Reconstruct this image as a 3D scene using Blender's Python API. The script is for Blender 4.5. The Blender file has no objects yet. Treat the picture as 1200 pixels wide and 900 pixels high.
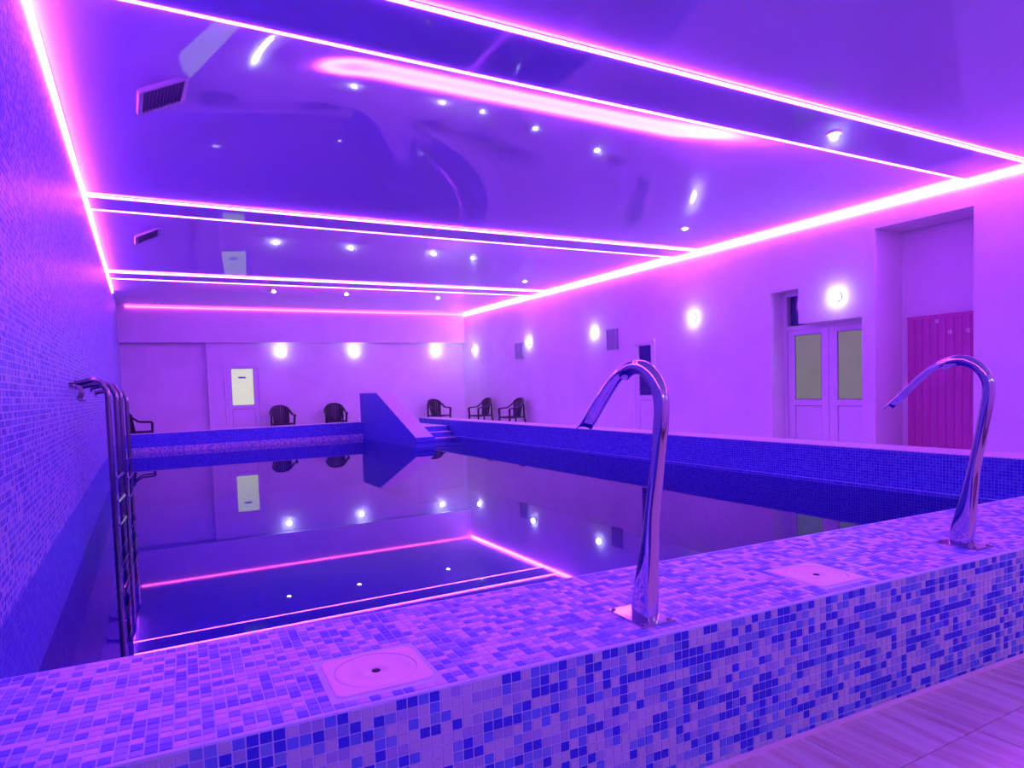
import bpy, math, random
from mathutils import Vector, Matrix
random.seed(7)
R = math.radians
C = bpy.context.scene.collection
S = bpy.context.scene

# ------------------------------------------------------------------ camera
YAW, PIT, ROL = 0.492884, -0.0497736, -0.0334227
fw = Vector((math.sin(YAW)*math.cos(PIT), math.cos(YAW)*math.cos(PIT), math.sin(PIT)))
r0 = Vector((math.cos(YAW), -math.sin(YAW), 0)); u0 = r0.cross(fw)
rv = math.cos(ROL)*r0 + math.sin(ROL)*u0
uv = -math.sin(ROL)*r0 + math.cos(ROL)*u0
CAM = Vector((0, -1.7651, 0.85))
cd = bpy.data.cameras.new('camera'); cam = bpy.data.objects.new('camera', cd); C.objects.link(cam)
cd.sensor_fit = 'HORIZONTAL'; cd.sensor_width = 36; cd.lens = 36*778.494/1200
cd.shift_x = 0.00956; cd.shift_y = 0.03525; cd.clip_start = 0.02; cd.clip_end = 100
cam.matrix_world = Matrix(((rv.x, uv.x, -fw.x, CAM.x), (rv.y, uv.y, -fw.y, CAM.y), (rv.z, uv.z, -fw.z, CAM.z), (0, 0, 0, 1)))
S.camera = cam

# ------------------------------------------------------------------ world, exposure
w = bpy.data.worlds.new('world'); S.world = w; w.use_nodes = True
w.node_tree.nodes['Background'].inputs[0].default_value = (0.05, 0.03, 0.12, 1)
w.node_tree.nodes['Background'].inputs[1].default_value = 0.2
vs = S.view_settings
vs.view_transform = 'Standard'; vs.look = 'None'; vs.gamma = 1; vs.use_curve_mapping = False
vs.exposure = 1.85
S.cycles.max_bounces = 10; S.cycles.diffuse_bounces = 5; S.cycles.glossy_bounces = 5
S.cycles.transmission_bounces = 6
S.cycles.caustics_reflective = False; S.cycles.caustics_refractive = False
S.cycles.sample_clamp_indirect = 8.0
S.cycles.use_denoising = True

# light levels (radiance of the strips, sconces, downlights)
LED_COL = (0.53, 0.055, 1.0); LED_WALL = 15.0; LED_BEAM = 17.0
LED_FAR_COL = (1.0, 0.07, 0.42); LED_FAR = 2.4
SCONCE = 18.0; DOWN = 16.0

# ------------------------------------------------------------------ room numbers (metres; z = 0 is the top of the pool rim)
XL, XR = -0.523, 9.674
YB, YF = -3.4, 18.723
ZC, ZF, ZD, ZW = 3.335, -0.531, -0.45, -0.4586
B = [2.355, 3.052, 7.789, 8.429, 13.284, 14.046]
XP, YQ = 7.361, 16.567
PHI = -0.047477
YI = 0.74
POOL_FLOOR = -1.75

# ------------------------------------------------------------------ materials
def mat(name, col=(.8, .8, .8), rough=.5, metal=0., emit=None, es=0., spec=None, trans=0., ior=None, coat=0.):
    m = bpy.data.materials.new(name); m.use_nodes = True
    b = m.node_tree.nodes['Principled BSDF']
    b.inputs['Base Color'].default_value = (*col, 1); b.inputs['Roughness'].default_value = rough
    b.inputs['Metallic'].default_value = metal
    if emit: b.inputs['Emission Color'].default_value = (*emit, 1); b.inputs['Emission Strength'].default_value = es
    if spec is not None: b.inputs['Specular IOR Level'].default_value = spec
    if trans: b.inputs['Transmission Weight'].default_value = trans
    if ior: b.inputs['IOR'].default_value = ior
    if coat: b.inputs['Coat Weight'].default_value = coat; b.inputs['Coat Roughness'].default_value = .05
    return m
def N(m, t, **k):
    n = m.node_tree.nodes.new(t)
    for a, v in k.items(): setattr(n, a, v)
    return n
def mottle(m, c1, c2, scale=3., bump=0., bscale=60., stretch=(1, 1, 1), thresh=(.35, .65)):
    nt = m.node_tree; b = nt.nodes['Principled BSDF']
    tc = N(m, 'ShaderNodeTexCoord'); mp = N(m, 'ShaderNodeMapping'); mp.inputs['Scale'].default_value = stretch
    nz = N(m, 'ShaderNodeTexNoise'); nz.inputs['Scale'].default_value = scale; nz.inputs['Detail'].default_value = 6
    cr = N(m, 'ShaderNodeValToRGB'); e = cr.color_ramp.elements
    e[0].position = thresh[0]; e[1].position = thresh[1]; e[0].color = (*c1, 1); e[1].color = (*c2, 1)
    L = nt.links.new
    L(tc.outputs['Object'], mp.inputs[0]); L(mp.outputs[0], nz.inputs['Vector']); L(nz.outputs['Fac'], cr.inputs[0]); L(cr.outputs[0], b.inputs['Base Color'])
    if bump:
        n2 = N(m, 'ShaderNodeTexNoise'); n2.inputs['Scale'].default_value = bscale
        bp = N(m, 'ShaderNodeBump'); bp.inputs['Strength'].default_value = bump; bp.inputs['Distance'].default_value = .002
        L(tc.outputs['Object'], n2.inputs['Vector']); L(n2.outputs['Fac'], bp.inputs['Height']); L(bp.outputs[0], b.inputs['Normal'])
    return m
def mosaic(name, ax, pitch, palette, grout=(.5, .5, .62), gw=.06, rough=.42, band=None, bump=.5):
    """glass mosaic too fine to build tile by tile: ax = object axes of the wall plane; palette = [(share, colour)];
    band = (axis, limit, palette) uses another palette below that coordinate"""
    m = mat(name, (.5, .5, .5), rough, spec=.25); nt = m.node_tree; L = nt.links.new; b = nt.nodes['Principled BSDF']
    tc = N(m, 'ShaderNodeTexCoord'); sx = N(m, 'ShaderNodeSeparateXYZ'); L(tc.outputs['Object'], sx.inputs[0])
    def math_(op, a, v=None, v2=None):
        n = N(m, 'ShaderNodeMath', operation=op)
        for i, q in enumerate((a, v, v2)):
            if q is None: continue
            if isinstance(q, (int, float)): n.inputs[i].default_value = q
            else: L(q, n.inputs[i])
        return n.outputs[0]
    cells, masks = [], []
    for a in ax:
        q = math_('DIVIDE', sx.outputs[a], pitch)
        cells.append(math_('FLOOR', q)); fr = math_('FRACT', q)
        d = math_('ABSOLUTE', math_('SUBTRACT', fr, .5))
        masks.append(math_('LESS_THAN', d, .5-gw))
    cb = N(m, 'ShaderNodeCombineXYZ'); L(cells[0], cb.inputs[0]); L(cells[1], cb.inputs[1])
    wn = N(m, 'ShaderNodeTexWhiteNoise', noise_dimensions='3D'); L(cb.outputs[0], wn.inputs['Vector'])
    def ramp(pal):
        cr = N(m, 'ShaderNodeValToRGB'); cr.color_ramp.interpolation = 'CONSTANT'; el = cr.color_ramp.elements
        pos = 0
        for i, (sh, c) in enumerate(pal):
            e = el[i] if i < len(el) else el.new(min(pos, 1))
            e.position = pos; e.color = (*c, 1); pos += sh
        if len(pal) == 1: el[1].color = (*pal[0][1], 1)
        L(wn.outputs['Value'], cr.inputs[0]); return cr.outputs[0]
    col = ramp(palette)
    if band:
        a, lim, pal2 = band
        below = math_('LESS_THAN', sx.outputs[a], lim)
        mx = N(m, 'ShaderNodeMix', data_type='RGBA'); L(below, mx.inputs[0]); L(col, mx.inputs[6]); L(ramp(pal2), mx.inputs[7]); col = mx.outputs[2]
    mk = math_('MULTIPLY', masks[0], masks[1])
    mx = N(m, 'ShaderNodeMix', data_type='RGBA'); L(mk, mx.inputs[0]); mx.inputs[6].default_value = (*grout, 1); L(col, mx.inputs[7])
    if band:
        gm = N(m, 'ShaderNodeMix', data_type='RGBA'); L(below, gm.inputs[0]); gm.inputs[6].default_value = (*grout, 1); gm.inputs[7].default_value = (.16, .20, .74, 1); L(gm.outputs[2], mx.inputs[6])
    L(mx.outputs[2], b.inputs['Base Color'])
    if bump:
        bp = N(m, 'ShaderNodeBump'); bp.inputs['Strength'].default_value = bump; bp.inputs['Distance'].default_value = .002
        hv = math_('ADD', mk, math_('MULTIPLY', wn.outputs['Value'], .25)); L(hv, bp.inputs['Height']); L(bp.outputs[0], b.inputs['Normal'])
    return m
COBALT, AZURE, SKY, PALE, WHITE = (.03, .06, .62), (.10, .20, .68), (.22, .34, .74), (.50, .52, .66), (.66, .62, .68)
M = {}
M['plaster'] = mottle(mat('wall_plaster', rough=.85), (.76, .75, .76), (.82, .81, .82), 1.5, .25, 40)
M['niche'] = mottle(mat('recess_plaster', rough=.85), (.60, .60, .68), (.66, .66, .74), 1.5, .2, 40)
M['film'] = mat('stretch_film', (.70, .76, .96), .035, spec=.5)
M['beam'] = mat('soffit_film', (.60, .62, .96), .04, spec=.5)
M['grout'] = mottle(mat('tile_grout', rough=.8), (.62, .78, .92), (.70, .86, .95), 8)
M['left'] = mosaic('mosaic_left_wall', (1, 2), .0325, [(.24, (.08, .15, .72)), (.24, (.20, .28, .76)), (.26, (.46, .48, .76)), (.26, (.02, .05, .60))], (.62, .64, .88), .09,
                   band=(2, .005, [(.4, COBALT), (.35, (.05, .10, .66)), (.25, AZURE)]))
M['pool_blue'] = mosaic('mosaic_pool_blue', (1, 2), .0325, [(.4, COBALT), (.35, (.05, .10, .64)), (.25, (.08, .14, .68))], (.30, .34, .72), .06)
M['pool_blue_x'] = mosaic('mosaic_pool_blue_far', (0, 2), .0325, [(.4, COBALT), (.35, (.05, .10, .64)), (.25, (.08, .14, .68))], (.30, .34, .72), .06)
M['cap'] = mosaic('mosaic_cap', (0, 1), .0325, [(.55, WHITE), (.45, (.58, .57, .67))], (.6, .58, .66), .06)
M['strip'] = mosaic('mosaic_strip', (0, 2), .0325, [(.3, WHITE), (.25, PALE), (.2, SKY), (.25, AZURE)], (.6, .58, .66), .06)
M['deck'] = mottle(mat('deck_tile', rough=.4), (.55, .50, .48), (.66, .60, .58), 2)
M['frame'] = mat('white_door_plastic', (.78, .78, .80), .35)
M['gasket'] = mat('grey_gasket', (.25, .22, .35), .5)
M['chrome'] = mat('polished_steel', (.60, .58, .66), .07, 1.)
M['steel'] = mat('brushed_steel', (.28, .26, .32), .2, 1.)
M['chair'] = mottle(mat('dark_resin', rough=.45), (.030, .032, .045), (.045, .045, .06), 6)
M['lid'] = mottle(mat('white_plastic_lid', rough=.4), (.90, .80, .84), (.93, .84, .87), 5)
M['hole'] = mat('dark_hole', (.04, .02, .05), .7)
M['grille'] = mat('grey_grille', (.16, .15, .24), .5)
M['grille_lt'] = mat('grille_frame', (.42, .40, .52), .45)
M['dark_glass'] = mat('dark_pane', (.03, .02, .22), .08, spec=.6)
M['frost'] = mottle(mat('frosted_pane', (.30, .30, .28), .35, emit=(.62, .66, .50), es=.06), (.09, .13, .05), (.12, .16, .07), 2)
M['frost_lit'] = mottle(mat('lit_frosted_pane', (.30, .30, .28), .4, emit=(.80, .82, .66), es=.22), (.09, .12, .06), (.12, .15, .08), 2)
M['wood'] = mottle(mat('red_stained_wood', rough=.4), (.50, .10, .34), (.60, .13, .40), 2.5, .4, 30, (1, 6, .5), (.3, .7))
M['led'] = mat('led_strip_light', (.9, .6, .9), .5, emit=LED_COL, es=LED_WALL)
M['led_b'] = mat('led_beam_light', (.9, .6, .9), .5, emit=LED_COL, es=LED_BEAM)
M['led_f'] = mat('led_pink_light', (.9, .4, .7), .5, emit=LED_FAR_COL, es=LED_FAR)
M['sconce'] = mat('sconce_glass', (.9, .9, .9), .3, emit=(.62, .66, 1.), es=SCONCE)
M['down'] = mat('downlight_lamp', (.9, .9, .9), .3, emit=(.8, .85, 1.), es=DOWN)
M['basin'] = mosaic('mosaic_basin', (0, 1), .05, [(.5, (.03, .05, .5)), (.5, (.05, .08, .55))], (.1, .12, .5), .05)
def water_mat():
    m = bpy.data.materials.new('pool_water'); m.use_nodes = True; nt = m.node_tree; nt.nodes.clear()
    o = N(m, 'ShaderNodeOutputMaterial'); mx = N(m, 'ShaderNodeMixShader'); fr = N(m, 'ShaderNodeFresnel'); fr.inputs[0].default_value = 1.333
    tr = N(m, 'ShaderNodeBsdfTransparent'); tr.inputs[0].default_value = (.34, .40, .95, 1)
    gl = N(m, 'ShaderNodeBsdfGlossy'); gl.inputs['Roughness'].default_value = 0; gl.inputs['Color'].default_value = (1, 1, 1, 1)
    L = nt.links.new; L(fr.outputs[0], mx.inputs[0]); L(tr.outputs[0], mx.inputs[1]); L(gl.outputs[0], mx.inputs[2]); L(mx.outputs[0], o.inputs[0]); return m
M['water'] = water_mat()
# floor tile: rose stone look with veins running away from the wall
M['floor'] = mottle(mat('rose_stone_tile', rough=.33), (.66, .52, .40), (.86, .86, .70), 2.2, .15, 30, (9, .8, 1), (.34, .60))
M['joint'] = mat('floor_joint', (.16, .09, .14), .8)

# ------------------------------------------------------------------ mesh helpers
class MB:
    def __init__(s): s.v = []; s.f = []; s.mi = []; s.sm = []
    def add(s, vs, fs, mi=0, smooth=False):
        o = len(s.v); s.v += [tuple(p) for p in vs]
        for f in fs: s.f.append(tuple(i+o for i in f)); s.mi.append(mi); s.sm.append(smooth)
    def box(s, a, b, mi=0):
        (x0, y0, z0), (x1, y1, z1) = a, b
        if x0 > x1: x0, x1 = x1, x0
        if y0 > y1: y0, y1 = y1, y0
        if z0 > z1: z0, z1 = z1, z0
        s.add([(x0,y0,z0),(x1,y0,z0),(x1,y1,z0),(x0,y1,z0),(x0,y0,z1),(x1,y0,z1),(x1,y1,z1),(x0,y1,z1)],
              [(0,3,2,1),(4,5,6,7),(0,1,5,4),(1,2,6,5),(2,3,7,6),(3,0,4,7)], mi)
    def prism(s, poly, axis, a, b, mi=0):
        """polygon in the plane normal to axis, extruded a..b"""
        n = len(poly); vs = []
        for t in (a, b):
            for p in poly:
                q = list(p); q.insert(axis, t); vs.append(q)
        s.add(vs, [tuple(range(n))[::-1], tuple(range(n, 2*n))] + [(i, (i+1) % n, n+(i+1) % n, n+i) for i in range(n)], mi)
    def tube(s, pts, r, n=12, mi=0, frames=None, cap=True):
        """r: number or list; sections may be (ra, rb) pairs with ra along the sideways axis"""
        pts = [Vector(p) for p in pts]; vs = []; k = len(pts); side = None
        for i, p in enumerate(pts):
            t = (pts[min(i+1, k-1)]-pts[max(i-1, 0)]).normalized()
            if side is None:
                side = frames if frames is not None else (Vector((1, 0, 0)) if abs(t.x) < .9 else Vector((0, 1, 0)))
                side = Vector(side)
            side = (side - t*side.dot(t)).normalized(); up = t.cross(side)
            rr = r[i] if isinstance(r, list) else r
            ra, rb, pw = (rr if isinstance(rr, tuple) else (rr, rr, 1))
            for j in range(n):
                a = 2*math.pi*j/n; c_, s_ = math.cos(a), math.sin(a)
                c_ = math.copysign(abs(c_)**pw, c_); s_ = math.copysign(abs(s_)**pw, s_)
                vs.append(p + side*ra*c_ + up*rb*s_)
        fs = [(i*n+j, i*n+(j+1) % n, (i+1)*n+(j+1) % n, (i+1)*n+j) for i in range(k-1) for j in range(n)]
        s.add(vs, fs, mi, True)
        if cap:
            s.add([vs[j] for j in range(n)], [tuple(range(n))[::-1]], mi); s.add([vs[(k-1)*n+j] for j in range(n)], [tuple(range(n))], mi)
    def lathe(s, prof, c=(0, 0, 0), n=24, axis=2, mi=0, smooth=True):
        vs = []
        for (r_, h) in prof:
            for j in range(n):
                a = 2*math.pi*j/n; p = [r_*math.cos(a), r_*math.sin(a)]; p.insert(axis, h)
                vs.append((c[0]+p[0], c[1]+p[1], c[2]+p[2]))
        k = len(prof)
        s.add(vs, [(i*n+j, i*n+(j+1) % n, (i+1)*n+(j+1) % n, (i+1)*n+j) for i in range(k-1) for j in range(n)], mi, smooth)
    def build(s, name, mats, parent=None, loc=None, rz=0):
        me = bpy.data.meshes.new(name); me.from_pydata(s.v, [], s.f)
        for m in (mats if isinstance(mats, list) else [mats]): me.materials.append(m)
        me.polygons.foreach_set('material_index', s.mi); me.polygons.foreach_set('use_smooth', s.sm); me.update()
        o = bpy.data.objects.new(name, me); C.objects.link(o)
        if parent: o.parent = parent
        if loc: o.location = loc
        if rz: o.rotation_euler.z = rz
        return o
def fix_normals(o):
    import bmesh
    bm = bmesh.new(); bm.from_mesh(o.data); bmesh.ops.recalc_face_normals(bm, faces=bm.faces); bm.to_mesh(o.data); bm.free(); return o
def tag(o, label=None, cat=None, group=None, kind=None):
    if label: o['label'] = label
    if cat: o['category'] = cat
    if group: o['group'] = group
    if kind: o['kind'] = kind
    return o
def empty(name, loc=(0, 0, 0), rz=0):
    o = bpy.data.objects.new(name, None); C.objects.link(o); o.location = loc; o.rotation_euler.z = rz; o.empty_display_size = .1; return o
def struct(mb, name, m, label, cat=None, parent=None, **k):
    o = mb.build(name, m, parent, **k); return tag(o, label, cat or name.split('_')[0], kind='structure')
def copy_tree(o, parent=None):
    c = o.copy(); C.objects.link(c); c.parent = parent
    for ch in list(o.children): copy_tree(ch, c)
    return c

# ------------------------------------------------------------------ room shell
mb = MB(); mb.box((XL-.3, YB, POOL_FLOOR-.1), (XL, YF+.5, ZC+1.1))
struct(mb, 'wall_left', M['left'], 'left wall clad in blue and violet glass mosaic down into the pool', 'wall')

# right wall with the door recess, the tall niche and everything between
EN, ED = .68, .37              # depth of niche and of the door recess
TH = .9
mb = MB()
def rwall(y0, y1, z0, z1, x0=XR, x1=XR+TH, mi=0): mb.box((x0, y0, z0), (x1, y1, z1), mi)
ZB_, ZT_ = -.55, ZC+1.1
rwall(YB, 3.03, ZB_, ZT_); rwall(3.03, 4.37, 3.01, ZT_); rwall(4.37, 4.58, ZB_, ZT_)
rwall(4.58, 5.69, 1.735, ZT_); rwall(5.69, 6.24, 2.32, ZT_); rwall(6.24, YF+.5, ZB_, ZT_)
rwall(3.03, 4.37, ZB_, 3.01, XR+EN); rwall(4.58, 5.69, ZB_, 1.735, XR+ED+.08); rwall(5.69, 6.24, ZB_, 2.32, XR+ED+.08)
fix_normals(struct(mb, 'wall_right', M['plaster'], 'long plain plaster wall right of the pool with a door recess and a tall niche', 'wall'))

# far wall: bulkhead above, recessed lower wall, deeper bay on the left
mb = MB(); mb.box((XL, YF, 2.385), (XR, YF+.5, ZT_)); mb.box((1.62, YF+.17, ZB_), (XR, YF+.5, 2.385)); mb.box((XL, YF+.36, ZB_), (1.62, YF+.5, 2.385))
fix_normals(struct(mb, 'wall_far', M['plaster'], 'far end wall with a bulkhead above a shallow recess and a deeper bay at left', 'wall'))
mb = MB(); mb.box((XL-.3, YB-.3, ZF-.2), (XR+TH, YB, ZT_)); struct(mb, 'wall_back', M['plaster'], 'plain wall behind the viewer closing the near end', 'wall')

# near deck floor: bed plus single stone tiles
mb = MB(); mb.box((XL, YB, ZF-.15), (XR, .35, ZF-.006))
floor = struct(mb, 'floor', M['joint'], 'floor in front of the near pool wall laid with rose veined stone tiles', 'floor')
TS = .6; J = .004
tm = MB(); h = TS/2-J/2; e = .003
tm.add([(-h,-h,-.006),(h,-h,-.006),(h,h,-.006),(-h,h,-.006),(-h,-h,-.001),(h,-h,-.001),(h,h,-.001),(-h,h,-.001),
        (-h+e,-h+e,0),(h-e,-h+e,0),(h-e,h-e,0),(-h+e,h-e,0)],
       [(0,1,5,4),(1,2,6,5),(2,3,7,6),(3,0,4,7),(4,5,9,8),(5,6,10,9),(6,7,11,10),(7,4,8,11),(8,9,10,11)])
proto = None
ys = [-.41+.3-TS*k for k in range(0, 6)]
xs = [3.36+.3+TS*k for k in range(-7, 11)]
for y in ys:
    for x in xs:
        if x-h < XL or x+h > XR: continue
        if y-h < YB: continue
        if proto is None: o = proto = tm.build('floor_tile', M['floor'], floor)
        else: o = proto.copy(); C.objects.link(o); o.parent = floor
        o.location = (x, y, ZF)
# last row slides under the wall line (cut tiles would sit here)

# pool deck beyond the parapets
mb = MB(); mb.box((XP+.5, -.0, ZD-.15), (XR+.6, YF+.4, ZD)); mb.box((XL, YQ+.45, ZD-.15), (XP+.5, YF+.4, ZD))
struct(mb, 'floor', M['deck'], 'raised deck behind the far and right pool parapets where the chairs stand', 'floor')

# pool basin
mb = MB()
mb.box((XL, .2, POOL_FLOOR-.1), (XP, YQ+.4, POOL_FLOOR))
struct(mb, 'trim_1', M['basin'], 'dark blue tiled bottom of the pool under the water', 'pool')

# right parapet: wall, ledge at the waterline, pale cap
mb = MB(); mb.box((XP, -.0, POOL_FLOOR), (XP+.5, 17.3, -.012)); mb.box((XP-.05, 0.2, POOL_FLOOR), (XP, 16.6, ZW+.035))
par = struct(mb, 'wall_parapet_right', M['pool_blue'], 'low blue mosaic parapet with a pale cap along the right side of the pool', 'wall')
mb = MB(); mb.box((XP-.004, -.0, -.012), (XP+.504, 17.304, 0)); mb.build('cap', M['cap'], par)
mb = MB(); mb.box((XL, YQ, POOL_FLOOR), (5.39, YQ+.45, -.012)); 
parf = struct(mb, 'wall_parapet_far', M['pool_blue_x'], 'low blue mosaic parapet across the far end of the pool with a pale mosaic stripe at the waterline', 'wall')
mb = MB(); mb.box((XL, YQ-.004, -.012), (5.39, YQ+.454, 0)); mb.build('cap', M['cap'], parf)
mb = MB(); mb.box((XL, YQ-.004, -.50), (5.39, YQ, -.335)); mb.build('waterline_stripe', M['strip'], parf)

# wedge shaped pool wall beside the steps
mb = MB()
mb.prism([(12.49, -.24), (15.26, .80), (16.80, .80), (16.80, -.24)], 0, 5.40, 5.82, 0)
wd = fix_normals(mb.build('wedge_wall', M['pool_blue'])); tag(wd, 'tall blue mosaic wedge wall sloping down beside the pool steps', 'wall')
mb = MB(); q = .012
mb.prism([(12.49, -.24), (15.26, .80), (16.80, .80), (16.80, .80+q), (15.255, .80+q), (12.45, -.24)], 0, 5.398, 5.822)
fix_normals(mb.build('sloping_cap', M['cap'], wd))
mb = MB(); mb.box((5.38, 12.40, POOL_FLOOR), (5.838, YQ+.3, -.24)); mb.build('plinth', M['pool_blue'], wd)
# steps
st = empty('pool_steps', (0, 0, 0)); tag(st, 'blue mosaic steps between the wedge wall and the right parapet', 'steps')
for y0, z in ((15.06, -.15), (14.75, -.30), (14.45, -.44), (14.1, -.6)):
    y1 = {15.06: 17.0, 14.75: 15.06, 14.45: 14.75, 14.1: 14.45}[y0]
    mb = MB(); mb.box((5.84, y0, POOL_FLOOR), (XP-.051, y1, z-.012)); s_ = mb.build('step', M['pool_blue_x'], st)
    mb = MB(); mb.box((5.84, y0-.01, z-.012), (XP-.051, y1-.01, z)); mb.build('step_edge', M['cap'], s_)

# near pool wall with its tiled face and rim (rotated a little in plan)
near = None
mb = MB(); mb.box((XL, 0, ZF), (XR, YI, -.002)); mb.box((XL, .04, POOL_FLOOR), (XR, YI, ZF))
near = struct(mb, 'wall_near', M['grout'], 'near pool wall faced with small square tiles in cobalt, mid blue and mauve', 'wall', rz=PHI)
mb = MB(); mb.box((XL, -.004, ZF), (XR, .0, ZF+.022)); mb.build('sealant_joint', M['lid'], near)
mb = MB(); mb.box((XL, YI, POOL_FLOOR), (XP, YI+.006, -.004)); mb.build('inner_face', M['pool_blue_x'], near)
rim = empty('trim_2', (0, 0, 0), PHI); tag(rim, 'wide top of the near pool wall paved with pale and violet blue mosaic', 'trim', kind='structure')
P = .0325; G = .0042; T = .0026
face_cols = [(.30, 'f_mauve', (.54, .68, .72)), (.14, 'f_lilac', (.38, .46, .72)), (.14, 'f_slate', (.20, .36, .74)), (.14, 'f_azure', (.12, .26, .76)), (.28, 'f_cobalt', (.03, .06, .66))]
rim_cols = [(.26, 'r_white', (.70, .68, .74)), (.16, 'r_rose', (.62, .56, .70)), (.22, 'r_sky', (.34, .42, .80)), (.20, 'r_azure', (.22, .30, .80)), (.16, 'r_blue', (.13, .18, .76))]
for cols in (face_cols, rim_cols):
    for _, n_, c in cols: M[n_] = mat('tile_'+n_[2:], tuple(c), .22 if n_[0] == 'f' else .42, spec=.4)
def tile_geom(k=1.0):
    h = P/2-G/2; e = .0007
    return ([(-h,-h,0),(h,-h,0),(h,h,0),(-h,h,0),(-h,-h,T-e),(h,-h,T-e),(h,h,T-e),(-h,h,T-e),(-h+e,-h+e,T),(h-e,-h+e,T),(h-e,h-e,T),(-h+e,h-e,T)],
            [(0,1,5,4),(1,2,6,5),(2,3,7,6),(3,0,4,7),(4,5,9,8),(5,6,10,9),(6,7,11,10),(7,4,8,11),(8,9,10,11)])
def pick(cols, rnd):
    r_ = rnd.random(); a = 0
    for i, c in enumerate(cols):
        a += c[0]
        if r_ < a: return i
    return len(cols)-1
nd = Vector((math.cos(PHI), math.sin(PHI), 0)); nn = Vector((-nd.y, nd.x, 0))
def lay(parent, cols, cells, to_local, orient, rnd):
    """cells: (u, v) tile centres; the 300 nearest in front of the viewer become single parts, the others one joined part"""
    tv, tf = tile_geom(); meshes = []
    for i, (_, n_, c) in enumerate(cols):
        me = bpy.data.meshes.new('mosaic_tile')
        me.from_pydata([tuple(orient @ Vector(v)) for v in tv], [], tf); me.materials.append(M[n_]); me.update(); meshes.append(me)
    items = []
    prev = {}
    for (iu, iv, u, v) in cells:
        ci = pick(cols, rnd)
        if rnd.random() < .16 and (iu-1, iv) in prev: ci = prev[(iu-1, iv)]
        prev[(iu, iv)] = ci
        p = to_local(u, v); wp = nd*p[0] + nn*p[1] + Vector((0, 0, p[2])); d = wp-CAM; z = d.dot(fw)
        vis = z > 0 and abs(d.dot(rv)/z) < .79 and d.dot(uv)/z > -.545
        items.append((0 if vis else 1, d.length, p, ci))
    items.sort(key=lambda t: (t[0], t[1]))
    for k, (a, b_, p, ci) in enumerate(items[:300]):
        o = bpy.data.objects.new('mosaic_tile', meshes[ci]); C.objects.link(o); o.parent = parent; o.location = p
    vs, fs, mi = [], [], []
    ov = [tuple(orient @ Vector(v)) for v in tv]
    for (a, b_, p, ci) in items[300:]:
        o0 = len(vs); jt = rnd.uniform(-.0005, .0004)
        vs += [(x+p[0], y+p[1], z+p[2]) for (x, y, z) in ov]; fs += [tuple(i+o0 for i in f) for f in tf]; mi += [ci]*len(tf)
    me = bpy.data.meshes.new('mosaic_tiling'); me.from_pydata(vs, [], fs)
    for _, n_, c in cols: me.materials.append(M[n_])
    me.polygons.foreach_set('material_index', mi); me.update()
    o = bpy.data.objects.new('mosaic_tiling', me); C.objects.link(o); o.parent = parent; o['kind'] = 'stuff'
rnd = random.Random(11)
cells = []
U0 = XL+.02; NU = int((XR-.02-U0)/P)
for iu in range(NU):
    for iv in range(16):
        cells.append((iu, iv, U0+P*(iu+.5), -.006-P*(iv+.5)))
lay(near, face_cols, cells, lambda u, v: (u, 0, v), Matrix(((1, 0, 0), (0, 0, -1), (0, 1, 0))), rnd)
# skimmer covers sit in square gaps in the rim mosaic
covers = [(.424, .072, .716, .345), (2.362, .072, 2.632, .345)]
cells = []
NV = int(YI/P)
off = (YI-NV*P)/2+.002
for iu in range(NU):
    for iv in range(NV):
        u, v = U0+P*(iu+.5), off+P*(iv+.5)
        if any(a-P*.42 < u < c+P*.42 and b_-P*.42 < v < d+P*.42 for a, b_, c, d in covers): continue
        if nd.x*u-nd.y*0 > 99: continue
        cells.append((iu, iv, u, v))
lay(rim, rim_cols, cells, lambda u, v: (u, v, -.002), Matrix(((1, 0, 0), (0, 1, 0), (0, 0, 1))), rnd)

def cover(c, label):
    a, b_, c_, d = c; cx, cy = (a+c_)/2, (b_+d)/2; hx, hy = (c_-a)/2, (d-b_)/2
    wc = nd*cx+nn*cy
    root = empty('skimmer_cover', (wc.x, wc.y, -.005), PHI); tag(root, label, 'cover', 'skimmer covers')
    m = MB(); n = 40; Rr = .122
    def sq(t, k):
        x, y = math.cos(t), math.sin(t); s = 1/max(abs(x), abs(y)); return (x*s*hx*k, y*s*hy*k)
    ring = [(*sq(2*math.pi*(j+.5)/n, 1), 0) for j in range(n)] + [(*sq(2*math.pi*(j+.5)/n, 1), .006) for j in range(n)] + \
           [(*sq(2*math.pi*(j+.5)/n, .985), .008) for j in range(n)] + [((Rr+.003)*math.cos(2*math.pi*(j+.5)/n), (Rr+.003)*math.sin(2*math.pi*(j+.5)/n), .008) for j in range(n)] + \
           [((Rr+.003)*math.cos(2*math.pi*(j+.5)/n), (Rr+.003)*math.sin(2*math.pi*(j+.5)/n), .002) for j in range(n)]
    m.add(ring, [(i*n+j, i*n+(j+1) % n, (i+1)*n+(j+1) % n, (i+1)*n+j) for i in range(4) for j in range(n)])
    fr = m.build('cover_frame', M['lid'], root)
    m = MB(); m.lathe([(Rr, .001), (Rr, .0065), (Rr-.002, .0072), (Rr-.018, .0070), (Rr-.022, .0052), (.05, .0045), (.046, .0055), (.042, .0045), (.016, .0045), (.015, -.002), (0, -.002)], n=40)
    l = m.build('lid', M['lid'], root)
    m = MB(); m.lathe([(0, .0052), (.013, .0052), (.013, -.001), (0, -.001)], n=20); m.build('finger_hole', M['hole'], l)
    return root
cover(covers[0], 'square white skimmer cover with round lid on the rim, left of both fountain spouts')
cover(covers[1], 'square white skimmer cover with round lid on the rim, between the two fountain spouts')

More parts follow.
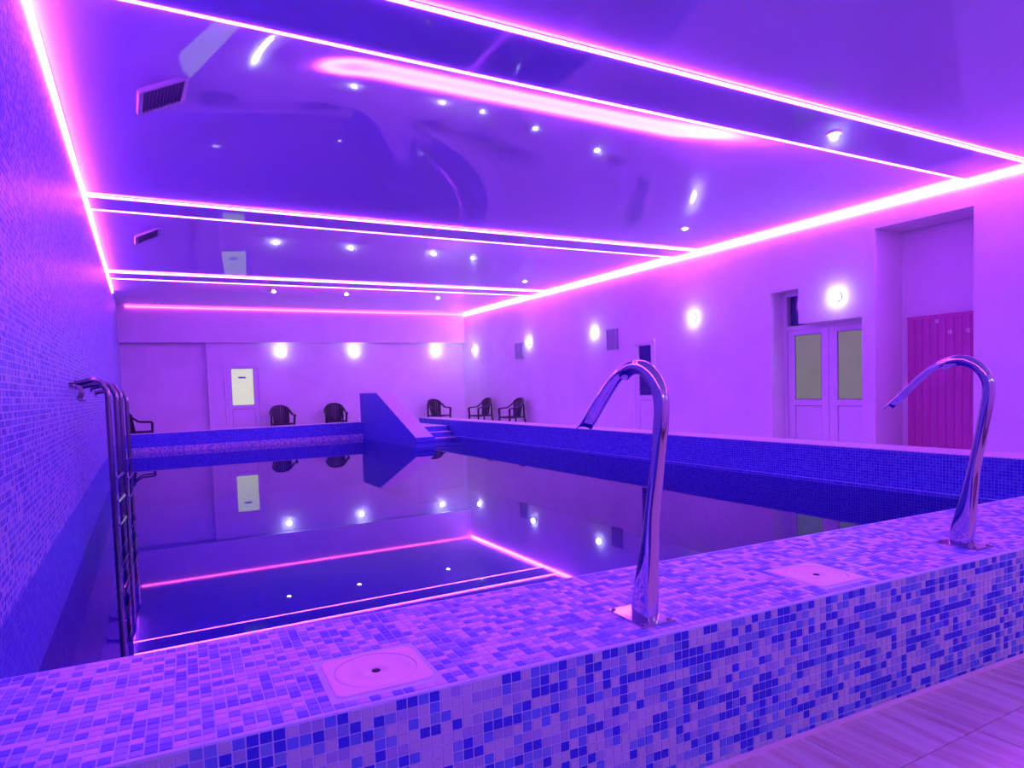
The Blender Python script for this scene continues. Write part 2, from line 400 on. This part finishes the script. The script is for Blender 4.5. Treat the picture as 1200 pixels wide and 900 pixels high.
# water
mb = MB(); zb = ZW
n0 = nn*(YI+.006)
def ney(x): return (YI+.006)/math.cos(PHI) + x*math.tan(PHI)
mb.add([(XL, ney(XL), ZW), (XP-.05, ney(XP), ZW), (XP-.05, YQ-.004, ZW), (XL, YQ-.004, ZW)], [(0, 1, 2, 3)])
wt = mb.build('pool_water', M['water']); tag(wt, 'still dark blue pool water mirroring the far walls and lights', 'water', kind='structure')

# ------------------------------------------------------------------ ceiling: domed stretch film bays and soffit beams
DH0, DR, DRX, DRY = .347, 2.4, 2.3, 4.4       # the bay right behind the first beam is pulled up a little more than the others
def prof_(d, Rr): return 1.0 if d >= Rr else math.sin(math.pi/2*d/Rr)
def dome(y0, y1, name, label, nx=90, ny=44, back=False):
    m = MB(); z0 = ZC+.016
    sx = prof_
    vs = []; DH = {B[1]: DH0, B[5]: .10}.get(y0, .13)
    for j in range(ny+1):
        y = y0+(y1-y0)*j/ny
        for i in range(nx+1):
            x = XL+(XR-XL)*i/nx
            ry = min(DR, (y1-y0)/2)
            vs.append((x, y, z0+DH*sx(x-XL, DRX)*sx(XR-x, DRY)*sx(min(y-y0, y1-y), ry)))
    m.add(vs, [(j*(nx+1)+i, (j+1)*(nx+1)+i, (j+1)*(nx+1)+i+1, j*(nx+1)+i+1) for j in range(ny) for i in range(nx)], 0, True)
    return struct(m, name, M['film'], label, 'ceiling')
def dome_z(x, y, y0, y1):
    f = prof_; DH = {B[1]: DH0, B[5]: .10}.get(y0, .13)
    ry = min(DR, (y1-y0)/2)
    return ZC+.016+DH*f(x-XL, DRX)*f(XR-x, DRY)*f(min(y-y0, y1-y), ry)
dome(YB, B[0], 'ceiling', 'glossy domed ceiling bay nearest the viewer, in front of the first lit beam', ny=52)
dome(B[1], B[2], 'ceiling', 'glossy domed ceiling bay between the first and second lit beams')
dome(B[3], B[4], 'ceiling', 'glossy domed ceiling bay between the second and third lit beams')
dome(B[5], YF, 'ceiling', 'glossy domed ceiling bay at the far end of the pool')
ordn = ['first', 'second', 'third']
for k in range(3):
    mb = MB(); mb.box((XL, B[2*k]+.012, ZC-.004), (XR, B[2*k+1]-.012, ZC+.25))
    struct(mb, 'trim_%d' % (3+k), M['beam'], '%s glossy ceiling beam from the viewer, edged by two light strips' % ordn[k], 'beam')

# LED strips: a slim channel with the lit band
def led(name, a, b, mt, label, channel=True):
    root = empty(name, ((a[0]+b[0])/2, (a[1]+b[1])/2, a[2])); tag(root, label, 'light strip', 'pink violet light strips under the ceiling')
    c = Vector(root.location)
    m = MB(); m.box(Vector(a)-c, Vector(b)-c); m.build('lit_band', mt, root)
    m = MB(); aa, bb = Vector(a)-c, Vector(b)-c; m.box((aa.x-.002, aa.y-.002, bb.z), (bb.x+.002, bb.y+.002, bb.z+.004)); m.build('channel', M['grille_lt'], root)
    return root
WZ0, WZ1 = ZC-.048, ZC+.016
led('led_strip', (XL+.004, YB+.5, WZ0), (XL+.034, 15.9, WZ1), M['led'], 'thick white pink light strip along the top of the left mosaic wall')
led('led_strip', (XR-.034, YB+.5, WZ0), (XR-.004, YF-.035, WZ1), M['led'], 'long white pink light strip along the top of the right wall')
led('led_strip', (XL+.2, YF-.028, ZC-.018), (XR-.036, YF-.004, ZC+.014), M['led_f'], 'pinkish red light strip along the top of the far wall')
names = ['near edge of the first ceiling beam', 'far edge of the first ceiling beam', 'near edge of the second ceiling beam', 'far edge of the second ceiling beam', 'near edge of the third ceiling beam', 'far edge of the third ceiling beam']
for k in range(6):
    y = B[k]; y0, y1 = (y-.007, y+.007)
    led('led_strip', (XL+.036, y0, ZC-.012), (XR-.036, y1, ZC+.010), M['led_b'], 'thin white pink light strip on the '+names[k])

# ------------------------------------------------------------------ downlights
def downlight(x, y, z, label):
    root = empty('downlight', (x, y, z)); tag(root, label, 'downlight', 'recessed ceiling downlights')
    m = MB(); m.lathe([(.075, 0), (.078, -.012), (.07, -.018), (.052, -.016), (.048, -.002), (.048, 0)], n=24); m.build('trim_ring', M['frame'], root)
    m = MB(); m.lathe([(.046, -.001), (.046, -.012), (.03, -.03), (0, -.034)], n=20); m.build('lamp', M['down'], root)
downlight(6.35, 2.68, ZC-.004, 'large bright downlight in the first ceiling beam near the right')
dl = [(7.89, 6.42, B[1], B[2], 'small downlight in the second ceiling bay near the right wall'), (8.05, 11.87, B[3], B[4], 'small downlight in the third ceiling bay near the right wall'),
      (7.19, 15.09, B[5], YF, 'rightmost of the three downlights in the far ceiling bay'), (4.65, 15.01, B[5], YF, 'middle one of the three downlights in the far ceiling bay'),
      (2.89, 15.03, B[5], YF, 'leftmost of the three downlights in the far ceiling bay')]
for x, y, y0, y1, lb in dl:
    # keep the line of sight: slide along the view ray up to the film
    p = Vector((x, y, ZC)); d = p-CAM; t = 1.0
    for _ in range(60):
        q_ = CAM+d*t
        if q_.z >= dome_z(q_.x, q_.y, y0, y1): break
        t += .004
    downlight(q_.x, q_.y, q_.z, lb)

# ------------------------------------------------------------------ ceiling vents (set on the sloping film)
def ceil_vent(x0, x1, ya, yb, y0, y1, label):
    def z(x, y): return dome_z(x, y, y0, y1)
    xm, ym = (x0+x1)/2, (ya+yb)/2; zc = z(xm, ym)
    sl = max(.46, math.atan2(z(x1, ym)-z(x0, ym), x1-x0)); sy = math.atan2(z(xm, yb)-z(xm, ya), yb-ya)
    root = empty('ceiling_vent', (xm, ym, zc-.045)); root.rotation_euler = (sy, -sl, 0)
    tag(root, label, 'vent', 'ceiling air grilles')
    hx, hy = (x1-x0)/2/math.cos(sl), (yb-ya)/2
    m = MB(); m.box((-hx, -hy, .0), (hx, hy, .012)); m.build('backing', M['grille'], root)
    m = MB()
    for a, b_ in (((-hx-.02, -hy, -.02), (-hx+.02, hy, .012)), ((hx-.02, -hy, -.02), (hx+.02, hy, .012)), ((-hx, -hy-.02, -.02), (hx, -hy+.02, .012)), ((-hx, hy-.02, -.02), (hx, hy+.02, .012))): m.box(a, b_)
    m.build('vent_frame', M['grille_lt'], root)
    n = 11
    for i in range(n):
        x = -hx+.02+(2*hx-.04)*(i+.5)/n
        m = MB(); m.add([(x-.010, -hy, 0), (x-.008, -hy, -.001), (x+.010, -hy, -.014), (x+.008, -hy, -.015), (x-.010, hy, 0), (x-.008, hy, -.001), (x+.010, hy, -.014), (x+.008, hy, -.015)],
              [(0,1,5,4),(1,2,6,5),(2,3,7,6),(3,0,4,7),(0,3,2,1),(4,5,6,7)]); m.build('slat', M['grille'], root)
ceil_vent(.10, .45, 4.50, 5.05, B[1], B[2], 'slatted air grille in the second ceiling bay high above the left wall')
ceil_vent(.02, .40, 9.5, 10.1, B[3], B[4], 'slatted air grille in the third ceiling bay beyond the second beam')

# ------------------------------------------------------------------ wall sconces
def sconce(p, axis, label):
    """axis: direction the lamp faces"""
    root = empty('wall_sconce', p, axis); tag(root, label, 'wall lamp', 'round wall lamps')
    m = MB(); m.lathe([(0, 0), (.08, 0), (.085, -.012), (.072, -.028), (.05, -.03)], n=24, axis=1); m.build('back_plate', M['frame'], root)
    m = MB(); m.lathe([(.066, -.028), (.07, -.05), (.058, -.078), (.034, -.095), (0, -.10)], n=24, axis=1); m.build('glass_shade', M['sconce'], root)
sy = [(17.96, 'wall lamp on the right wall closest to the far corner'), (14.49, 'wall lamp on the right wall beside the far square vent'), (11.37, 'wall lamp on the right wall beside the near square vent'),
      (8.08, 'wall lamp on the right wall between the small door and the double door'), (4.98, 'wall lamp above the white double door')]
for y, lb in sy: sconce((XR, y, 2.09), R(-90), lb)
for x, lb in ((3.66, 'wall lamp on the far wall right of the lit door'), (5.89, 'middle wall lamp on the far wall under the bulkhead'), (8.66, 'wall lamp on the far wall nearest the right corner')):
    sconce((x, YF+.17, 2.12), 0, lb)

for x, lb in ((1.4, 'added unseen fill lamp on the near end wall behind the viewer, left of three'), (4.4, 'added unseen fill lamp on the near end wall behind the viewer, middle of three'), (7.4, 'added unseen fill lamp on the near end wall behind the viewer, right of three')):
    sconce((x, YB, 2.09), R(180), lb)  # lamps added out of view to put whitish light on the near tiles

# ------------------------------------------------------------------ square vents on the right wall
def wall_vent(y0, y1, z0, z1, label):
    root = empty('wall_vent', (XR, (y0+y1)/2, (z0+z1)/2)); tag(root, label, 'vent', 'square wall vents')
    hy, hz = (y1-y0)/2, (z1-z0)/2
    m = MB(); m.box((-.012, -hy, -hz), (0, hy, hz)); m.build('backing', M['grille_lt'], root)
    m = MB()
    for a, b_ in (((-.03, -hy, -hz), (0, -hy+.03, hz)), ((-.03, hy-.03, -hz), (0, hy, hz)), ((-.03, -hy, -hz), (0, hy, -hz+.03)), ((-.03, -hy, hz-.03), (0, hy, hz)), ((-.028, -.012, -hz), (0, .012, hz))): m.box(a, b_)
    m.build('vent_frame', M['grille_lt'], root)
    for i in range(9):
        z = -hz+.04+(2*hz-.08)*(i+.5)/9
        m = MB(); m.box((-.024, -hy+.03, z-.008), (-.012, hy-.03, z+.008)); m.build('slat', M['grille_lt'], root)
wall_vent(14.82, 15.26, 1.66, 2.11, 'square grey wall vent between the two farthest right wall lamps')
wall_vent(10.48, 10.88, 1.63, 2.11, 'square grey wall vent just above and left of the small dark glazed door')

# ------------------------------------------------------------------ doors
def door_leaf(root, xf, y0, y1, z0, z1, gy0, gy1, gz0, gz1, pane, th=.045, axis='x', panel_top=None):
    """white framed leaf with one glazed opening above a raised panel; faces -x (or -y when axis is y)"""
    def bx(m, ya, yb, za, zb, da, db):
        if axis == 'x': m.box((xf+da, ya, za), (xf+db, yb, zb))
        else: m.box((ya, xf+da, za), (yb, xf+db, zb))
    m = MB(); bx(m, y0, gy0, z0, z1, 0, th); bx(m, gy1, y1, z0, z1, 0, th); bx(m, gy0, gy1, gz1, z1, 0, th); bx(m, gy0, gy1, panel_top or gz0-.1, gz0, 0, th)
    lf = m.build('door_leaf', M['frame'], root)
    m = MB(); bx(m, gy0+.012, gy1-.012, gz0+.012, gz1-.012, .016, .026); m.build('glass_pane', pane, lf)
    m = MB()
    for a in ((gy0, gy0+.013, gz0, gz1), (gy1-.013, gy1, gz0, gz1), (gy0, gy1, gz0, gz0+.013), (gy0, gy1, gz1-.013, gz1)): bx(m, *a, .006, .03)
    m.build('gasket', M['gasket'], lf)
    pt = panel_top or gz0-.1
    m = MB(); bx(m, gy0+.01, gy1-.01, z0+.14, pt-.01, .010, .03); bx(m, gy0, gy1, z0, z0+.13, 0, th); m.build('lower_panel', M['frame'], lf)
    m = MB(); 
    for a in ((gy0, gy0+.01, z0+.13, pt), (gy1-.01, gy1, z0+.13, pt), (gy0, gy1, pt-.01, pt)): bx(m, *a, .02, .028)
    m.build('panel_groove', M['gasket'], lf)
    return lf
def handle(lf, xf, y, z, sgn, axis='x'):
    m = MB()
    if axis == 'x': m.box((xf-.008, y-.016, z-.1), (xf, y+.016, z+.1)); m.tube([(xf-.008, y, z+.03), (xf-.045, y, z+.03), (xf-.05, y+sgn*.02, z+.03), (xf-.05, y+sgn*.12, z+.03)], .008, 8)
    else: m.box((y-.016, xf-.008, z-.1), (y+.016, xf, z+.1)); m.tube([(y, xf-.008, z+.03), (y, xf-.045, z+.03), (y+sgn*.02, xf-.05, z+.03), (y+sgn*.12, xf-.05, z+.03)], .008, 8)
    m.build('handle', M['frame'], lf)
# double door in the recess
xd = XR+ED-.05
d1 = empty('door_1', (0, 0, 0)); tag(d1, 'white double door with two frosted panes in the stepped recess of the right wall', 'door', kind='structure')
m = MB(); m.box((xd-.01, 6.16, ZD), (xd+.1, 6.238, 2.31)); m.box((xd-.01, 4.585, 1.66), (xd+.1, 6.16, 1.733)); m.box((xd-.01, 5.69, 2.25), (xd+.1, 6.16, 2.318)); m.box((xd-.01, 4.583, ZD), (xd+.1, 4.63, 1.66)); m.box((xd, 5.69, 1.733), (xd+.1, 5.78, 2.25))
m.build('door_frame', M['frame'], d1)
lf = door_leaf(d1, xd, 5.37, 6.15, ZD+.02, 1.655, 5.50, 6.02, .46, 1.575, M['frost'])
lf = door_leaf(d1, xd, 4.635, 5.36, ZD+.02, 1.655, 4.74, 5.215, .46, 1.575, M['frost']); handle(lf, xd, 5.29, .62, -1)
m = MB(); m.box((xd+.02, 5.78, 1.75), (xd+.06, 6.10, 2.25)); m.build('transom_pane', M['dark_glass'], d1)
# small door flush in the right wall
d2 = empty('door_2', (0, 0, 0)); tag(d2, 'narrow white door with a dark pane in the right wall behind the near fountain spout', 'door', kind='structure')
m = MB(); xf = XR-.03; m.box((xf, 9.88, ZD), (XR+.02, 9.96, 1.77)); m.box((xf, 9.22, ZD), (XR+.02, 9.28, 1.77)); m.box((xf, 9.28, 1.70), (XR+.02, 9.88, 1.77)); m.build('door_frame', M['frame'], d2)
door_leaf(d2, XR-.022, 9.285, 9.875, ZD+.01, 1.695, 9.345, 9.745, .56, 1.655, M['dark_glass'], .02)
# far lit door
d3 = empty('door_3', (0, 0, 0)); tag(d3, 'white door with a bright frosted pane in the far wall left of the lamps', 'door', kind='structure')
yf = YF+.17
m = MB(); m.box((2.06, yf-.03, ZD), (2.13, yf, 1.75)); m.box((2.99, yf-.03, ZD), (3.06, yf, 1.75)); m.box((2.13, yf-.03, 1.69), (2.99, yf, 1.75)); m.build('door_frame', M['frame'], d3)
lf = door_leaf(d3, yf-.022, 2.135, 2.985, ZD+.01, 1.685, 2.24, 2.86, .565, 1.64, M['frost_lit'], .02, 'y'); handle(lf, yf-.022, 2.185, .7, 1, 'y')
m = MB(); m.box((2.44, yf-.012, 1.35), (2.64, yf-.006, 1.40)); sg = m.build('sign_plate', M['gasket'], lf)
tag(sg, 'small dark sign plate stuck on the lit pane')
# ------------------------------------------------------------------ red board panel and hooks in the niche
xp = XR+EN-.03
pn = empty('wood_panel', (xp, 3.66, ZD)); tag(pn, 'red stained board panel on the back wall of the tall niche', 'panel')
y0, y1, n = 3.04, 4.26, 11; wdt = (y1-y0)/n
bmeshes = None
for i in range(n):
    yy = y0+wdt*(i+.5)-3.66
    if bmeshes is None:
        m = MB(); h = wdt/2; t = .022
        m.prism([(-.002, -h+.001), (-t, -h+.003), (-t, h-.003), (-.002, h-.001)], 2, 0, 1.70-ZD)
        b0 = fix_normals(m.build('board', M['wood'], pn)); bmeshes = b0.data; o = b0
    else: o = bpy.data.objects.new('board', bmeshes); C.objects.link(o); o.parent = pn
    o.location = (0, yy, 0)
m = MB(); m.box((-.032, y0-3.66, 1.655-ZD), (-.022, y1-3.66, 1.70-ZD)); m.build('top_rail', M['wood'], pn)
for (y, z, lb) in ((3.64, 1.43, 'white coat hook left of its twin on the red board panel'), (3.40, 1.43, 'white coat hook right of its twin on the red board panel'), (3.82, 1.60, 'coat hook set higher up on the red board panel')):
    hk = empty('coat_hook', (xp-.022, y, z)); tag(hk, lb, 'hook', 'coat hooks')
    m = MB(); m.box((-.008, -.012, -.03), (0, .012, .03)); m.build('hook_plate', M['lid'], hk)
    m = MB(); m.tube([(-.006, 0, .01), (-.03, 0, -.01), (-.05, 0, -.025), (-.06, 0, -.005), (-.06, 0, .02)], .006, 8); m.build('hook_arm', M['lid'], hk)

# ------------------------------------------------------------------ fountain spouts on the rim
def smooth_path(pts, n=8):
    out = []; P_ = [Vector(p) for p in pts]
    for i in range(len(P_)-1):
        a, b_, c, d = P_[max(i-1, 0)], P_[i], P_[i+1], P_[min(i+2, len(P_)-1)]
        for k in range(n):
            t = k/n; out.append(.5*((2*b_)+(-a+c)*t+(2*a-5*b_+4*c-d)*t*t+(-a+3*b_-3*c+d)*t**3))
    out.append(P_[-1]); return out
def spout(s, n0, plate, label):
    wc = nd*s+nn*n0
    root = empty('fountain_spout', (wc.x, wc.y, .001), PHI); tag(root, label, 'fountain', 'steel swan neck fountain spouts')
    m = MB(); a, b_, c, d = [plate[0]-s, plate[1]-n0, plate[2]-s, plate[3]-n0]
    m.box((a, b_, 0), (c, d, .005)); m.box((a+.004, b_+.004, .005), (c-.004, d-.004, .007)); m.build('base_plate', M['chrome'], root)
    m = MB()
    for sx_ in (a+.018, c-.018):
        for sy_ in (b_+.018, d-.018):
            m = MB(); m.lathe([(.008, .007), (.008, .011), (.005, .013), (0, .013)], (sx_, sy_, 0), 10); m.build('bolt', M['steel'], root)
    # stem: rectangular foot tapering into a round tube, swan neck bend
    pts = [(0, 0, .005), (0, -.004, .06), (0, -.018, .14), (0, -.036, .25), (0, -.055, .37), (0, -.079, .50), (0, -.100, .62), (0, -.114, .70), (0, -.120, .76),
           (0, -.114, .805), (0, -.094, .846), (0, -.062, .879), (0, -.022, .899), (0, .020, .904), (0, .060, .897), (0, .090, .882)]
    path = smooth_path(pts, 4); prof = []
    for i, p in enumerate(path):
        z = p.z; f = i/(len(path)-1)
        if f < .55:
            t = min(1, max(0, (z-.02)/.40)); t = t*t*(3-2*t)
            prof.append((.029*(1-t)+.0265*t, .050*(1-t)+.0265*t, .35*(1-t)+1*t))
        else: prof.append((.0265, .0265, 1))
    m = MB(); m.tube(path, prof, 20, frames=(1, 0, 0)); m.build('stem', M['chrome'], root)
    # open channel: half shell widening to the lip
    a_, b2 = Vector((0, .060, .895)), Vector((0, .372, .660)); 
    K = 14; nA = 14; vs = []
    for sh in (0, 1):
        for i in range(K+1):
            t = i/K; c = a_.lerp(b2, t); c.z += .022*math.sin(math.pi*min(1, t*1.15)**.7)
            tdir = (b2-a_).normalized(); up = Vector((1, 0, 0)).cross(tdir).normalized()
            if up.z < 0: up = -up
            W = .0275+.011*t; H = .0275-.004*t; k = .0025*sh
            dep = 1.25-.35*min(1, 4*t)
            for j in range(nA+1):
                a = -math.pi*.5*dep-.0+ (math.pi*dep)*j/nA
                vs.append(c + Vector((1, 0, 0))*(W-k)*math.sin(a) + up*(H-k)*math.cos(a))
    m = MB(); w_ = nA+1; blk = (K+1)*w_
    f1 = [(i*w_+j, i*w_+j+1, (i+1)*w_+j+1, (i+1)*w_+j) for i in range(K) for j in range(nA)]
    f2 = [tuple(blk+q for q in reversed(f)) for f in f1]
    f3 = []
    for i in range(K): f3 += [(i*w_, (i+1)*w_, blk+(i+1)*w_, blk+i*w_), (i*w_+nA, blk+i*w_+nA, blk+(i+1)*w_+nA, (i+1)*w_+nA)]
    for j in range(nA): f3 += [(K*w_+j, K*w_+j+1, blk+K*w_+j+1, blk+K*w_+j)]
    m.add(vs, f1+f2+f3, 0, True); fix_normals(m.build('spout_channel', M['chrome'], root))
spout(1.537, .148, (1.468, .067, 1.613, .285), 'steel swan neck fountain spout at the middle of the near rim, left of its twin')
spout(3.500, .190, (3.426, .080, 3.567, .275), 'steel swan neck fountain spout at the right of the near rim, before the red panel')

# ------------------------------------------------------------------ pool ladders on the left wall
def ladder(ra, rb, top, label):
    root = empty('pool_ladder', (XL, (ra[1]+rb[1])/2, ZW)); tag(root, label, 'ladder', 'steel pool ladders'); c = root.location
    for (x, y, t_) in (ra, rb):
        m = MB(); X0 = XL-c.x; xx = x-c.x; yy = y-c.y; zt = t_-c.z; rr = .11
        pts = [(X0+.004, yy, zt-.03), (X0+.06, yy, zt-.015), (xx-rr, yy, zt), (xx-rr*.5, yy, zt-.012), (xx-.03, yy, zt-.05), (xx, yy, zt-.13), (xx, yy, zt-.4), (xx, yy, -1.05)]
        m.tube(smooth_path(pts, 5), .024, 12); rl = m.build('rail', M['steel'], root)
        m = MB(); m.lathe([(0, 0), (.045, 0), (.045, .01), (.024, .014)], (X0, yy, zt-.03), 16, axis=0); m.build('wall_flange', M['steel'], rl)
    for k in range(8):
        z = .15-.215*k-c.z
        a, b_ = Vector((ra[0]-c.x, ra[1]-c.y, z)), Vector((rb[0]-c.x, rb[1]-c.y, z)); sd = (b_-a).normalized(); pr = Vector((-sd.y, sd.x, 0))*.035; a += sd*.02; b_ -= sd*.02
        m = MB(); up = Vector((0, 0, .012)); m.add([a-pr-up, b_-pr-up, b_+pr-up, a+pr-up, a-pr+up, b_-pr+up, b_+pr+up, a+pr+up], [(0,3,2,1),(4,5,6,7),(0,1,5,4),(1,2,6,5),(2,3,7,6),(3,0,4,7)])
        fix_normals(m.build('rung', M['chrome'], root))
    return root
ladder((-.284, 5.1, 1.03), (-.240, 5.62, 1.01), 1.03, 'nearer steel pool ladder hooked on the left mosaic wall')
ladder((-.238, 7.0, 1.02), (-.195, 7.7, .97), 1.0, 'farther steel pool ladder just behind the first on the left wall')
# short rack with hooks on the wall beside the ladder
rk = empty('wall_hook_rack', (XL, 4.9, .98)); tag(rk, 'small steel hook rack on the left wall beside the nearer ladder', 'rack')
m = MB(); m.box((0, -.35, -.012), (.022, .15, .022)); m.build('bar', M['steel'], rk)
for y in (-.28, -.08, .1):
    m = MB(); m.tube(smooth_path([(.015, y, 0), (.05, y, -.01), (.065, y, -.06), (.05, y, -.11), (.08, y, -.13)], 4), .008, 8); m.build('hook', M['steel'], rk)

# ------------------------------------------------------------------ plastic armchairs
def make_chair():
    root = empty('plastic_armchair', (0, 0, 0))           # faces -y, back towards +y
    sh = .42
    m = MB(); n = 8
    for i in range(n):                                       # dished slatted seat
        x0 = -.215+.43*i/n; x1 = x0+.43/n-.008
        m.box((x0, -.25, sh-.012-.012*math.sin(math.pi*(i+.5)/n)), (x1, .20, sh+.004-.012*math.sin(math.pi*(i+.5)/n)))
    m.box((-.235, -.27, sh-.035), (.235, -.245, sh+.006)); m.box((-.24, -.27, sh-.035), (-.215, .22, sh+.006)); m.box((.215, -.27, sh-.035), (.24, .22, sh+.006))
    m.build('seat', M['chair'], root)
    # curved fan back of slats
    m = MB(); n = 9
    for i in range(n):
        a0 = -1.15+2.3*(i+.04)/n; a1 = -1.15+2.3*(i+.96)/n
        hgt = .89-.10*abs((i+.5)/n*2-1)**2.2
        for (aa, ab) in ((a0, a1),):
            vs = []
            for (a, r_) in ((aa, .235), (ab, .235), (ab, .222), (aa, .222)):
                for (z, k, lean) in ((sh-.03, .80, 0.), (hgt, 1.18, .07)):
                    vs.append((math.sin(a)*r_*k, .02+math.cos(a)*(r_*.72)+lean, z))
            m.add(vs, [(0,2,3,1),(2,4,5,3),(4,6,7,5),(6,0,1,7),(1,3,5,7),(0,6,4,2)])
    m.tube([(math.sin(a)*.27, .085+math.cos(a)*.17, .895-.09*abs(a/1.05)**2.2) for a in [-1.1+2.2*k/14 for k in range(15)]], .022, 8)
    fix_normals(m.build('backrest', M['chair'], root))
    for s in (-1, 1):
        m = MB(); m.tube(smooth_path([(s*.245, .165, .775), (s*.27, .10, .72), (s*.285, .0, .655), (s*.29, -.14, .645), (s*.285, -.26, .635), (s*.275, -.285, .60)], 4), [(.034, .018, .6)]*21, 8, frames=(1, 0, 0)); m.build('armrest', M['chair'], root)
        m = MB(); m.tube([(s*.275, -.28, .625), (s*.262, -.275, .42), (s*.275, -.295, 0)], [(.030, .028, .6), (.028, .024, .6), (.02, .018, .6)], 8, frames=(1, 0, 0)); m.build('leg', M['chair'], root)
        m = MB(); m.tube([(s*.235, .19, .74), (s*.232, .195, .42), (s*.255, .27, 0)], [(.022, .018, .6), (.026, .02, .6), (.018, .016, .6)], 8, frames=(1, 0, 0)); m.build('leg', M['chair'], root)
    return root
ch0 = make_chair()
chairs = [(3.50, 18.30, 4, 'dark plastic armchair just right of the lit door at the far wall'),
          (5.06, 18.30, -6, 'dark plastic armchair against the far wall immediately left of the wedge wall'),
          (8.40, 18.28, 14, 'dark plastic armchair in the far right corner of the room'),
          (9.22, 16.72, -86, 'dark plastic armchair in profile at the right wall, nearer the corner'),
          (9.22, 14.72, -88, 'dark plastic armchair in profile at the right wall, farther from the corner'),
          (-.14, 18.0, 90, 'dark plastic armchair half hidden by the ladders at the left wall')]
for i, (x, y, a, lb) in enumerate(chairs):
    o = ch0 if i == 0 else copy_tree(ch0)
    o.location = (x, y, ZD); o.rotation_euler.z = R(a); o.scale = (1.06, 1.06, 1.08); tag(o, lb, 'chair', 'dark plastic armchairs on the deck')
